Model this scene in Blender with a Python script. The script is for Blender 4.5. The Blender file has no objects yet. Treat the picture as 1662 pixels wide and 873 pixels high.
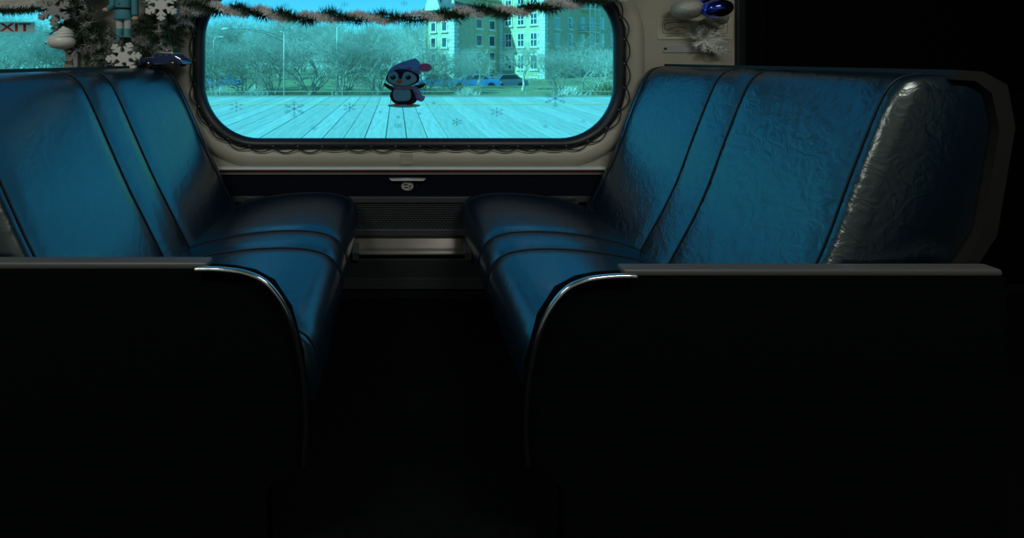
import bpy, bmesh, math, random
from mathutils import Vector, Matrix
R = random.Random(7)
sc = bpy.context.scene
COL = sc.collection
# ------------------------------------------------------------------ camera
U0, V0, F, CZ = 643.0, 95.0, 660.0, 1.13        # principal point / focal length (px), eye height (m)
cam_d = bpy.data.cameras.new('camera'); cam = bpy.data.objects.new('camera', cam_d); COL.objects.link(cam)
cam.location = (0, 0, CZ); cam.rotation_euler = (math.pi/2, 0, 0)
cam_d.sensor_fit = 'HORIZONTAL'; cam_d.sensor_width = 36.0; cam_d.lens = 36.0*F/1662.0
cam_d.shift_x = (831.0-U0)/1662.0; cam_d.shift_y = -(436.5-V0)/1662.0
cam_d.clip_start = 0.02; cam_d.clip_end = 600
sc.camera = cam
# ------------------------------------------------------------------ world, sun, exposure
w = bpy.data.worlds.new('sky'); sc.world = w; w.use_nodes = True
nt = w.node_tree; nt.nodes.clear()
sky = nt.nodes.new('ShaderNodeTexSky'); sky.sky_type = 'NISHITA'; sky.sun_disc = False
sky.sun_elevation = math.radians(34); sky.sun_rotation = math.radians(250); sky.altitude = 100; sky.dust_density = 0.2; sky.ozone_density = 4.0; sky.air_density = 1.0
bg = nt.nodes.new('ShaderNodeBackground'); bg.inputs['Strength'].default_value = 0.2
out = nt.nodes.new('ShaderNodeOutputWorld')
nt.links.new(sky.outputs[0], bg.inputs[0]); nt.links.new(bg.outputs[0], out.inputs[0])
sd = bpy.data.lights.new('sun', 'SUN'); sd.energy = 8.0; sd.angle = math.radians(0.6); sd.color = (1.0, .93, .82)
so = bpy.data.objects.new('sun', sd); COL.objects.link(so)
so.rotation_euler = Vector((-0.70, -0.46, 0.55)).to_track_quat('Z', 'Y').to_euler()
LAMP_W = 24.0                                      # each ceiling lamp of the coach
vs = sc.view_settings
vs.view_transform = 'Standard'; vs.look = 'None'; vs.gamma = 1.0; vs.use_curve_mapping = False
vs.exposure = 0.0
sc.cycles.use_denoising = True
sc.cycles.max_bounces = 10; sc.cycles.transparent_max_bounces = 24
# ------------------------------------------------------------------ helpers
D = 2.0                                            # distance of the window wall
K = F/D                                            # pixels per metre on the wall (330)
def P(u, v, Y): return Vector(((u-U0)*Y/F, Y, CZ-(v-V0)*Y/F))
def wx(u, Y=D): return (u-U0)*Y/F
def wz(v, Y=D): return CZ-(v-V0)*Y/F

MATS = {}
def mat(name, col, rough=.5, metal=0., spec=.5, var=0., vscale=20., bump=0., bscale=60., emit=None, coat=0., stretch=None, col2=None, detail=4, alpha=None):
    if name in MATS: return MATS[name]
    m = bpy.data.materials.new(name); m.use_nodes = True
    t = m.node_tree; b = t.nodes['Principled BSDF']
    b.inputs['Base Color'].default_value = (*col, 1); b.inputs['Roughness'].default_value = rough
    b.inputs['Metallic'].default_value = metal; b.inputs['Specular IOR Level'].default_value = spec
    b.inputs['Coat Weight'].default_value = coat
    if emit:
        b.inputs['Emission Color'].default_value = (*emit[0], 1); b.inputs['Emission Strength'].default_value = emit[1]
    if alpha is not None: b.inputs['Alpha'].default_value = alpha
    tc = t.nodes.new('ShaderNodeTexCoord'); mp = t.nodes.new('ShaderNodeMapping')
    t.links.new(tc.outputs['Object'], mp.inputs[0])
    if stretch: mp.inputs['Scale'].default_value = stretch
    if var or col2:
        n = t.nodes.new('ShaderNodeTexNoise'); n.inputs['Scale'].default_value = vscale; n.inputs['Detail'].default_value = detail
        t.links.new(mp.outputs[0], n.inputs['Vector'])
        r = t.nodes.new('ShaderNodeValToRGB'); r.color_ramp.elements[0].position = .3; r.color_ramp.elements[1].position = .7
        c2 = col2 if col2 else tuple(min(1, c*(1+var)) for c in col)
        c1 = col if col2 else tuple(c*(1-var) for c in col)
        r.color_ramp.elements[0].color = (*c1, 1); r.color_ramp.elements[1].color = (*c2, 1)
        t.links.new(n.outputs[0], r.inputs[0]); t.links.new(r.outputs[0], b.inputs['Base Color'])
    if bump:
        n2 = t.nodes.new('ShaderNodeTexNoise'); n2.inputs['Scale'].default_value = bscale; n2.inputs['Detail'].default_value = 5
        t.links.new(mp.outputs[0], n2.inputs['Vector'])
        bp = t.nodes.new('ShaderNodeBump'); bp.inputs['Strength'].default_value = bump; bp.inputs['Distance'].default_value = .01
        t.links.new(n2.outputs[0], bp.inputs['Height']); t.links.new(bp.outputs[0], b.inputs['Normal'])
    MATS[name] = m; return m

def link(o, parent=None):
    COL.objects.link(o)
    if parent is not None: o.parent = parent
    return o
def tag(o, label=None, cat=None, group=None, kind=None):
    if label: o['label'] = label
    if cat: o['category'] = cat
    if group: o['group'] = group
    if kind: o['kind'] = kind
    return o
def thing(name, label=None, cat=None, loc=(0, 0, 0), group=None, kind=None):
    o = bpy.data.objects.new(name, None); o.location = loc; o.empty_display_size = .05; link(o)
    return tag(o, label, cat, group, kind)
def obj(name, verts, faces, m, parent=None, smooth=False):
    me = bpy.data.meshes.new(name); me.from_pydata([tuple(v) for v in verts], [], faces); me.validate(); me.update()
    if parent is not None:
        me.transform(Matrix.Translation(-Vector(parent_loc(parent))))
    if m: me.materials.append(m)
    if smooth: me.shade_smooth()
    o = bpy.data.objects.new(name, me); link(o, parent); return o
def parent_loc(p):
    v = Vector((0, 0, 0))
    while p is not None: v = v + p.location; p = p.parent
    return v
class MB:
    def __init__(s): s.v = []; s.f = []
    def add(s, verts, faces):
        k = len(s.v); s.v += [Vector(a) for a in verts]; s.f += [tuple(i+k for i in f) for f in faces]; return s
    def box(s, x0, x1, y0, y1, z0, z1):
        return s.add([(x0,y0,z0),(x1,y0,z0),(x1,y1,z0),(x0,y1,z0),(x0,y0,z1),(x1,y0,z1),(x1,y1,z1),(x0,y1,z1)],
                     [(0,3,2,1),(4,5,6,7),(0,1,5,4),(1,2,6,5),(2,3,7,6),(3,0,4,7)])
    def tube(s, pts, r, n=8, caps=True, closed=False):
        pts = [Vector(p) for p in pts]; N = len(pts); k = len(s.v)
        rs = r if isinstance(r, (list, tuple)) else [r]*N
        up = None
        for i, p in enumerate(pts):
            a = pts[(i-1) % N] if (i > 0 or closed) else pts[0]; b = pts[(i+1) % N] if (i < N-1 or closed) else pts[-1]
            t = (b-a).normalized() if (b-a).length > 1e-9 else Vector((0, 0, 1))
            if up is None: up = t.orthogonal().normalized()
            up = (up - t*up.dot(t)); up = up.normalized() if up.length > 1e-6 else t.orthogonal().normalized()
            sd_ = t.cross(up)
            for j in range(n):
                a_ = 2*math.pi*j/n; s.v.append(p + (up*math.cos(a_)+sd_*math.sin(a_))*rs[i])
        for i in range(N if closed else N-1):
            i2 = (i+1) % N
            for j in range(n):
                s.f.append((k+i*n+j, k+i*n+(j+1) % n, k+i2*n+(j+1) % n, k+i2*n+j))
        if caps and not closed:
            s.f.append(tuple(k+j for j in reversed(range(n)))); s.f.append(tuple(k+(N-1)*n+j for j in range(n)))
        return s
    def loft(s, loops, close=True, cap0=False, cap1=False):
        k = len(s.v); n = len(loops[0])
        for l in loops: s.v += [Vector(p) for p in l]
        for i in range(len(loops)-1):
            for j in range(n if close else n-1):
                s.f.append((k+i*n+j, k+i*n+(j+1) % n, k+(i+1)*n+(j+1) % n, k+(i+1)*n+j))
        if cap0: s.f.append(tuple(k+j for j in reversed(range(n))))
        if cap1: s.f.append(tuple(k+(len(loops)-1)*n+j for j in range(n)))
        return s
    def ell(s, c, rx, ry, rz, n=24, m=14, rot=0., fn=None):
        loops = []
        for i in range(m+1):
            a = math.pi*(i/m); a = min(max(a, .02), math.pi-.02)
            l = []
            for j in range(n):
                b = 2*math.pi*j/n
                x, y, z = rx*math.sin(a)*math.cos(b), ry*math.sin(a)*math.sin(b), rz*math.cos(a)
                if fn: x, y, z = fn(x, y, z)
                l.append((c[0]+x*math.cos(rot)-z*math.sin(rot), c[1]+y, c[2]+x*math.sin(rot)+z*math.cos(rot)))
            loops.append(l)
        return s.loft(loops, cap0=True, cap1=True)
    def needle(s, p, d, L, r):
        d = d.normalized(); a = d.orthogonal().normalized(); b = d.cross(a)
        k = len(s.v); s.v += [p+a*r, p-a*r*.5+b*r*.87, p-a*r*.5-b*r*.87, p+d*L]
        s.f += [(k, k+1, k+3), (k+1, k+2, k+3), (k+2, k, k+3)]
    def build(s, name, m, parent=None, smooth=False): 
        o = obj(name, s.v, s.f, m, parent, smooth)
        return o
def fixn(o):
    bm = bmesh.new(); bm.from_mesh(o.data); bmesh.ops.recalc_face_normals(bm, faces=bm.faces); bm.to_mesh(o.data); bm.free(); return o
def sharp(o, ang=40):
    o.data.shade_smooth(); o.data.set_sharp_from_angle(angle=math.radians(ang)); return o
def bevel(o, wd=.003, seg=2):
    md = o.modifiers.new('bevel', 'BEVEL'); md.width = wd; md.segments = seg; md.limit_method = 'ANGLE'; md.angle_limit = math.radians(40); return o
def boxo(name, x0, x1, y0, y1, z0, z1, m, parent=None, bv=0):
    o = MB().box(x0, x1, y0, y1, z0, z1).build(name, m, parent)
    if bv: bevel(o, bv)
    return o
def plate(name, loops, y0, y1, m, parent=None, bv=0.):
    """flat shape given as closed (x,z) loops (holes by even-odd), between the depths y0 and y1"""
    cu = bpy.data.curves.new('tmp', 'CURVE'); cu.dimensions = '2D'; cu.fill_mode = 'BOTH'
    cu.extrude = abs(y1-y0)/2; cu.bevel_depth = bv
    for lp in loops:
        sp = cu.splines.new('POLY'); sp.points.add(len(lp)-1); sp.use_cyclic_u = True
        for q, (x, z) in zip(sp.points, lp): q.co = (x, z, 0, 1)
    t = bpy.data.objects.new('tmp', cu); COL.objects.link(t)
    dg = bpy.context.evaluated_depsgraph_get(); dg.update()
    me = bpy.data.meshes.new_from_object(t.evaluated_get(dg)); bpy.data.objects.remove(t); bpy.data.curves.remove(cu)
    me.name = name
    me.transform(Matrix.Rotation(math.pi/2, 4, 'X')); me.transform(Matrix.Translation((0, (y0+y1)/2, 0)))
    if parent is not None: me.transform(Matrix.Translation(-parent_loc(parent)))
    me.materials.clear(); me.materials.append(m)
    o = bpy.data.objects.new(name, me); link(o, parent); return o
def text_mesh(name, body, x0, x1, z0, z1, y, m, parent, th=.001, bold=.0):
    cu = bpy.data.curves.new('tmp', 'FONT'); cu.body = body; cu.extrude = th/2; cu.offset = bold
    t = bpy.data.objects.new('tmp', cu); COL.objects.link(t)
    dg = bpy.context.evaluated_depsgraph_get(); dg.update()
    me = bpy.data.meshes.new_from_object(t.evaluated_get(dg)); bpy.data.objects.remove(t); bpy.data.curves.remove(cu)
    xs = [v.co.x for v in me.vertices]; ys = [v.co.y for v in me.vertices]
    ax, bx_, ay, by = min(xs), max(xs), min(ys), max(ys)
    pl = parent_loc(parent)
    for v in me.vertices:
        x = x0+(v.co.x-ax)/(bx_-ax)*(x1-x0); z = z0+(v.co.y-ay)/(by-ay)*(z1-z0); v.co = Vector((x, y-v.co.z, z))-pl
    me.materials.clear(); me.materials.append(m); me.name = name
    return link(bpy.data.objects.new(name, me), parent)
def rrect(x0, x1, z0, z1, r, n=10):
    pts = []
    for cx, cz, a0 in ((x1-r, z1-r, 0), (x0+r, z1-r, 90), (x0+r, z0+r, 180), (x1-r, z0+r, 270)):
        for i in range(n+1):
            a = math.radians(a0+90*i/n); pts.append((cx+r*math.cos(a), cz+r*math.sin(a)))
    return pts
def circ(cx, cz, rx, rz=None, n=24):
    rz = rx if rz is None else rz
    return [(cx+rx*math.cos(2*math.pi*i/n), cz+rz*math.sin(2*math.pi*i/n)) for i in range(n)]
def smooth_path(pts, n=8, closed=False):
    pts = [Vector(p) for p in pts]; N = len(pts); o = []
    for i in range(N if closed else N-1):
        if closed: a, b, c, d = pts[i-1], pts[i], pts[(i+1) % N], pts[(i+2) % N]
        else: a, b, c, d = pts[max(i-1, 0)], pts[i], pts[i+1], pts[min(i+2, N-1)]
        for k in range(n):
            t = k/n
            o.append(.5*((2*b)+(c-a)*t+(2*a-5*b+4*c-d)*t*t+(3*b-a-3*c+d)*t**3))
    if not closed: o.append(pts[-1])
    return o

# ------------------------------------------------------------------ materials
M_wall = mat('beige_panel', (.40, .375, .31), .42, var=.04, vscale=6)
M_ceil = mat('ceiling_paint', (.55, .55, .52), .6)
M_floor = mat('black_rubber_floor', (.003, .003, .0035), .85, spec=.05, var=.3, vscale=60)
M_navy = mat('navy_carpet', (.004, .006, .012), .95, spec=.1, var=.4, vscale=300)
M_black = mat('black_rubber', (.006, .009, .013), .42, spec=.5)
M_door = mat('black_door_paint', (.002, .002, .0025), .85, spec=.05)
M_cable = mat('black_cable', (.004, .005, .006), .5)
M_alu = mat('brushed_aluminium', (.42, .44, .45), .34, 1., var=.1, vscale=30, stretch=(1, 40, 40))
M_steel = mat('steel_heater', (.11, .10, .092), .34, 1., var=.12, vscale=14, stretch=(1, 30, 30))
M_gunm = mat('dark_metal', (.10, .11, .12), .45, .6)
M_red = mat('red_stripe', (.17, .010, .022), .5)
M_strip = mat('grey_strip', (.12, .13, .13), .5)
M_arm = mat('grey_armrest_cap', (.075, .075, .074), .5)
M_side = mat('charcoal_side_panel', (.002, .0025, .003), .85, spec=.05)
M_white = mat('white_plastic', (.75, .75, .72), .35)
M_wmetal = mat('white_cast', (.82, .80, .77), .25)
M_chrome = mat('chrome', (.75, .75, .75), .15, 1.)

def vinyl(name='blue_vinyl', crease=.07, csc=12):
    m = bpy.data.materials.new(name); m.use_nodes = True; t = m.node_tree; b = t.nodes['Principled BSDF']
    tc = t.nodes.new('ShaderNodeTexCoord')
    n = t.nodes.new('ShaderNodeTexNoise'); n.inputs['Scale'].default_value = 3.0; n.inputs['Detail'].default_value = 3
    t.links.new(tc.outputs['Object'], n.inputs['Vector'])
    r = t.nodes.new('ShaderNodeValToRGB'); r.color_ramp.elements[0].position = .35; r.color_ramp.elements[1].position = .68
    r.color_ramp.elements[0].color = (.0018, .0085, .018, 1); r.color_ramp.elements[1].color = (.0025, .011, .019, 1)
    t.links.new(n.outputs[0], r.inputs[0]); t.links.new(r.outputs[0], b.inputs['Base Color'])
    b.inputs['Roughness'].default_value = .27; b.inputs['Specular IOR Level'].default_value = 1.0; b.inputs['IOR'].default_value = 1.7; b.inputs['Specular Tint'].default_value = (.85, .95, .90, 1)
    # creases: warped fine noise
    n2 = t.nodes.new('ShaderNodeTexNoise'); n2.inputs['Scale'].default_value = csc; n2.inputs['Detail'].default_value = 6; n2.inputs['Distortion'].default_value = 2.2
    t.links.new(tc.outputs['Object'], n2.inputs['Vector'])
    b1 = t.nodes.new('ShaderNodeBump'); b1.inputs['Strength'].default_value = crease; b1.inputs['Distance'].default_value = .02
    t.links.new(n2.outputs[0], b1.inputs['Height'])
    n3 = t.nodes.new('ShaderNodeTexNoise'); n3.inputs['Scale'].default_value = 420; n3.inputs['Detail'].default_value = 2
    t.links.new(tc.outputs['Object'], n3.inputs['Vector'])
    b2 = t.nodes.new('ShaderNodeBump'); b2.inputs['Strength'].default_value = .05; b2.inputs['Distance'].default_value = .002
    t.links.new(n3.outputs[0], b2.inputs['Height']); t.links.new(b1.outputs[0], b2.inputs['Normal']); t.links.new(b2.outputs[0], b.inputs['Normal'])
    return m
M_vinyl = vinyl(); M_vinyl2 = vinyl('creased_blue_vinyl', .17, 20)
M_pipe = mat('navy_piping', (.003, .008, .018), .5)
def tinted():
    m = bpy.data.materials.new('tinted_glass'); m.use_nodes = True; t = m.node_tree; t.nodes.clear()
    o = t.nodes.new('ShaderNodeOutputMaterial'); tr = t.nodes.new('ShaderNodeBsdfTransparent'); gl = t.nodes.new('ShaderNodeBsdfGlossy'); mx = t.nodes.new('ShaderNodeMixShader')
    T = (.12, .84, .97)
    tr.inputs[0].default_value = (*[c**.5 for c in T], 1); gl.inputs['Roughness'].default_value = .02
    mx.inputs[0].default_value = .02
    t.links.new(tr.outputs[0], mx.inputs[1]); t.links.new(gl.outputs[0], mx.inputs[2]); t.links.new(mx.outputs[0], o.inputs[0])
    return m
M_glass = tinted()
def film(name, col, a):
    m = bpy.data.materials.new(name); m.use_nodes = True; t = m.node_tree; t.nodes.clear()
    o = t.nodes.new('ShaderNodeOutputMaterial'); tr = t.nodes.new('ShaderNodeBsdfTransparent'); di = t.nodes.new('ShaderNodeBsdfDiffuse'); mx = t.nodes.new('ShaderNodeMixShader')
    di.inputs[0].default_value = (*col, 1); mx.inputs[0].default_value = a
    t.links.new(tr.outputs[0], mx.inputs[1]); t.links.new(di.outputs[0], mx.inputs[2]); t.links.new(mx.outputs[0], o.inputs[0])
    return m
# ------------------------------------------------------------------ coach shell
XL, XR, YB, ZC = -4.2, 4.2, -1.5, 2.9
tag(boxo('floor', XL, XR, YB, D+.2, -.06, 0, M_floor), kind='structure')
tag(boxo('ceiling', XL-.1, XR+.1, YB-.1, D+.25, ZC, ZC+.08, M_ceil), kind='structure')
tag(boxo('wall_front', XL, XR, YB-.1, YB, 0, ZC, M_wall), kind='structure')
tag(boxo('wall_left', XL-.1, XL, YB-.1, D+.25, 0, ZC, M_wall), kind='structure')
tag(boxo('wall_right', XR, XR+.1, YB-.1, D+.25, 0, ZC, M_door), kind='structure')
# window outlines on the wall
W1 = (wx(329), wx(1000), wz(226.5), wz(-26), 90/K)
W2 = (wx(-560), wx(106), wz(134), wz(-34), 40/K)
DX0 = wx(1196)
W3 = (-1.15, 1.25, 1.64, 2.5, .22); W4 = (-3.9, -1.5, 1.64, 2.5, .22)      # unseen upper windows, added so that sky light brightens the seat tops
outer = [(XL, .0), (DX0, .0), (DX0, ZC), (XL, ZC)]
wb = plate('wall_back', [outer, rrect(*W1[:4], W1[4]), rrect(*W2[:4], W2[4]), rrect(*W3[:4], W3[4]), rrect(*W4[:4], W4[4])], D, D+.03, M_wall); tag(wb, kind='structure')
tag(boxo('wall_back_lintel', DX0, XR, D, D+.14, 2.05, ZC, M_door), kind='structure')
# dark end door to the right
dr = tag(boxo('door_1', DX0+.03, XR, D+.02, D+.08, 0.01, 2.05, M_door), kind='structure')
boxo('door_frame', DX0-.012, DX0+.03, D-.02, D+.12, 0, 2.05, M_black, dr, .006)
boxo('door_panel', DX0+.16, XR-.4, D+.005, D+.02, .15, .85, M_door, dr, .006)
boxo('door_panel', DX0+.16, XR-.4, D+.005, D+.02, .98, 1.85, M_door, dr, .006)
boxo('door_handle', DX0+.07, DX0+.10, D-.015, D+.02, .9, 1.05, M_black, dr, .006)
# ceiling lamps of the coach (above the aisle, out of view)
def lamp(x, label):
    t = thing('ceiling_lamp', label, 'lamp', (x, -.35, ZC), 'ceiling lamps above the aisle')
    MB().box(x-.62, x+.62, -.47, -.23, ZC-.05, ZC).build('housing', M_alu, t)
    MB().box(x-.58, x+.58, -.44, -.26, ZC-.062, ZC-.0501).build('diffuser', mat('lamp_diffuser', (.8,.8,.8), .5, emit=((1, .88, .72), 1.2)), t)
    ld = bpy.data.lights.new('lamp_light', 'AREA'); ld.shape = 'RECTANGLE'; ld.size = 1.14; ld.size_y = .17; ld.energy = LAMP_W; ld.color = (.97, 1, .92)
    lo = bpy.data.objects.new('lamp_light', ld); lo.location = (0, 0, -.07); link(lo, t)
lamp(-1.7, 'long aluminium ceiling lamp above the aisle by the left bench')
lamp(1.2, 'long aluminium ceiling lamp above the aisle by the right bench')
# ------------------------------------------------------------------ windows
def window(name, W, bead=True):
    x0, x1, z0, z1, r = W
    def ring(off, y, extra=0): return [(a, y, b) for a, b in rrect(x0-off, x1+off, z0-off, z1+off, max(r+off, .01), 14)]
    px = 1/K
    t = thing(name, loc=((x0+x1)/2, D, z0), kind='structure')
    if bead:
        g = MB().loft([ring(-1.5*px, D+.014), ring(-1.5*px, D+.004), ring(1*px, D-.004), ring(4*px, D-.016), ring(10*px, D-.02), ring(14*px, D-.012), ring(16*px, D+.004)])
        fixn(g.build('gasket', M_black, t, True))
        s = MB().loft([ring(12*px, D+.004), ring(17*px, D-.004), ring(23*px, D-.018), ring(31*px, D-.026), ring(38*px, D-.022), ring(43*px, D-.01), ring(47*px, D+.004)])
        fixn(s.build('surround', M_wall, t, True))
    else:
        g = MB().loft([ring(-2*px, D+.014), ring(-1*px, D+.002), ring(1*px, D-.004), ring(4*px, D+.002)])
        fixn(g.build('gasket', M_wall, t, True))
    plate('pane', [rrect(x0+.002, x1-.002, z0+.002, z1-.002, r, 14)], D+.006, D+.012, M_glass, t)
    return t
win1 = window('window_1', W1); win2 = window('window_2', W2, False); window('added_window_3', W3, False); window('added_window_4', W4, False)
boxo('joint_cover', wx(650), wx(668), D-.028, D-.02, wz(264), wz(248), M_wall, win1, .001)
# outer skin of the coach so that the wall has depth outside
# ------------------------------------------------------------------ wall below the window
def hstrip(name, v0, v1, y0, m, label=None, **k):
    return boxo(name, XL+.01, DX0-.02, y0, D-.0002, wz(v1), wz(v0), m, None, k.get('bv', .002))
tr = hstrip('trim_1', 269.5, 273.4, D-.034, mat('pale_trim', (.70, .73, .74), .25), bv=.004); tr['kind'] = 'structure'
tr = hstrip('trim_2', 274.2, 277.6, D-.022, M_red); tr['kind'] = 'structure'
tr = hstrip('trim_3', 278.3, 281.5, D-.026, M_strip); tr['kind'] = 'structure'
tr = hstrip('trim_4', 281.5, 316, D-.016, M_navy); tr['kind'] = 'structure'
tr = hstrip('trim_5', 316.2, 372, D-.0005, M_navy, bv=0); tr['kind'] = 'structure'
for n_, (a_, b_) in enumerate(((XL+.01, wx(469)), (wx(861), DX0-.02))):
    tag(boxo('trim_%d' % (6+n_), a_, b_, D-.02, D-.0008, wz(326), wz(316.4), mat('ledge_grey', (.05, .055, .058), .45), None, .002), kind='structure')
# power outlet
ou = thing('power_outlet', 'round grey power outlet with slots on the dark panel under the window', 'outlet', (wx(661), D-.016, wz(300)))
M_outl = mat('outlet_grey', (.42, .40, .36), .4)
lp = [circ(wx(661), wz(299.6), 9.2/K, 6.4/K, 28)]
plate('face', lp, D-.022, D-.016, M_outl, ou)
plate('rim', [circ(wx(661), wz(299.6), 9.9/K, 7.0/K, 28), circ(wx(661), wz(299.6), 8.4/K, 5.7/K, 28)], D-.025, D-.016, mat('outlet_rim', (.33, .32, .3), .4), ou)
for (a, b, c, d) in ((655.5, 662, 296.6, 298.2), (656, 662, 301, 302.6), (663.5, 667, 298.8, 300.6), (663.5, 666, 302.4, 303.6)):
    boxo('slot', wx(a), wx(b), D-.0235, D-.022, wz(d), wz(c), M_cable, ou)
for uu in (645, 676):
    plate('screw', [circ(wx(uu), wz(300), 1.9/K, 1.5/K, 12)], D-.019, D-.016, M_chrome, ou)
ll = plate('light_hood', [[(wx(632), wz(287)), (wx(690), wz(287)), (wx(686), wz(289.4)), (wx(636), wz(289.4))]], D-.04, D-.016, mat('pale_trim', (.55, .58, .58), .28), ou)
# heater under the window
ht = thing('wall_heater', 'low grey metal heater with perforated grille between the two benches', 'heater', (wx(665), D-.1, 0))
hx0, hx1 = wx(470), wx(860)
def hb(name, v0, v1, ya, yb, m, bv=.003, x0=hx0, x1=hx1):
    return boxo(name, x0, x1, ya, yb, wz(v1), wz(v0), m, ht, bv)
hb('top_ledge', 316.4, 325.5, D-.034, D-.001, M_gunm)
back = hb('grille_backing', 326, 371, D-.010, D-.001, mat('grille_dark', (.004, .005, .006), .8), 0)
gm = MB(); zt, zb = wz(325.5), wz(367.5); nrow = 12
for i in range(nrow+1):
    z = zt+(zb-zt)*i/nrow; gm.box(hx0, hx1, D-.024, D-.012, z-.0022, z+.0022)
x = hx0; j = 0
while x < hx1:
    for i in range(nrow):
        z = zt+(zb-zt)*(i+.5)/nrow; o_ = .009 if i % 2 else 0
        gm.box(x+o_-.0022, x+o_+.0022, D-.023, D-.013, z-.0035, z+.0035)
    x += .018
tag(gm.build('grille', M_gunm, ht), kind='stuff')
hb('front_ledge', 366.5, 376.5, D-.045, D-.001, M_gunm)
def slab(name, pts, m, x0, x1, smooth=True):          # profile given as (Y, v at D) swept along X
    l0 = [(x0, y, wz(v)) for y, v in pts]; l1 = [(x1, y, wz(v)) for y, v in pts]
    o = fixn(MB().loft([l0, l1], cap0=True, cap1=True).build(name, m, ht)); return sharp(o, 35)
cx0, cx1 = wx(576), wx(758)
slab('cover', [(D-.04, 375), (D-.072, 376.5), (D-.094, 386), (D-.102, 389.5), (D-.112, 392), (D-.116, 395), (D-.112, 398), (D-.10, 400.5), (D-.085, 401), (D-.04, 401)], M_steel, cx0, cx1)
for a, b in ((576, 586), (748, 758)):
    slab('end_bracket', [(D-.04, 381), (D-.085, 381), (D-.122, 391), (D-.122, 402), (D-.04, 402)], M_gunm, wx(a), wx(b))
hb('shadow_gap', 398, 404, D-.07, D-.001, M_cable, 0)
lo_ = hb('lower_panel', 404, 432, D-.10, D-.001, mat('lower_panel_black', (.016, .019, .021), .55), .004)
for uu in (600, 738):
    plate('bolt', [circ(wx(uu, D-.1), wz(411, D-.1), .006, None, 12)], D-.106, D-.1, M_chrome, ht)
gm = MB()
for i in range(6): 
    z = wz(433+i*3.2); gm.box(hx0, hx1, D-.10, D-.09, z-.0025, z+.0025)
tag(gm.build('lower_grille', M_gunm, ht), kind='stuff')
hb('toe_plate', 433, 467, D-.085, D-.001, M_cable, 0)
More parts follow.
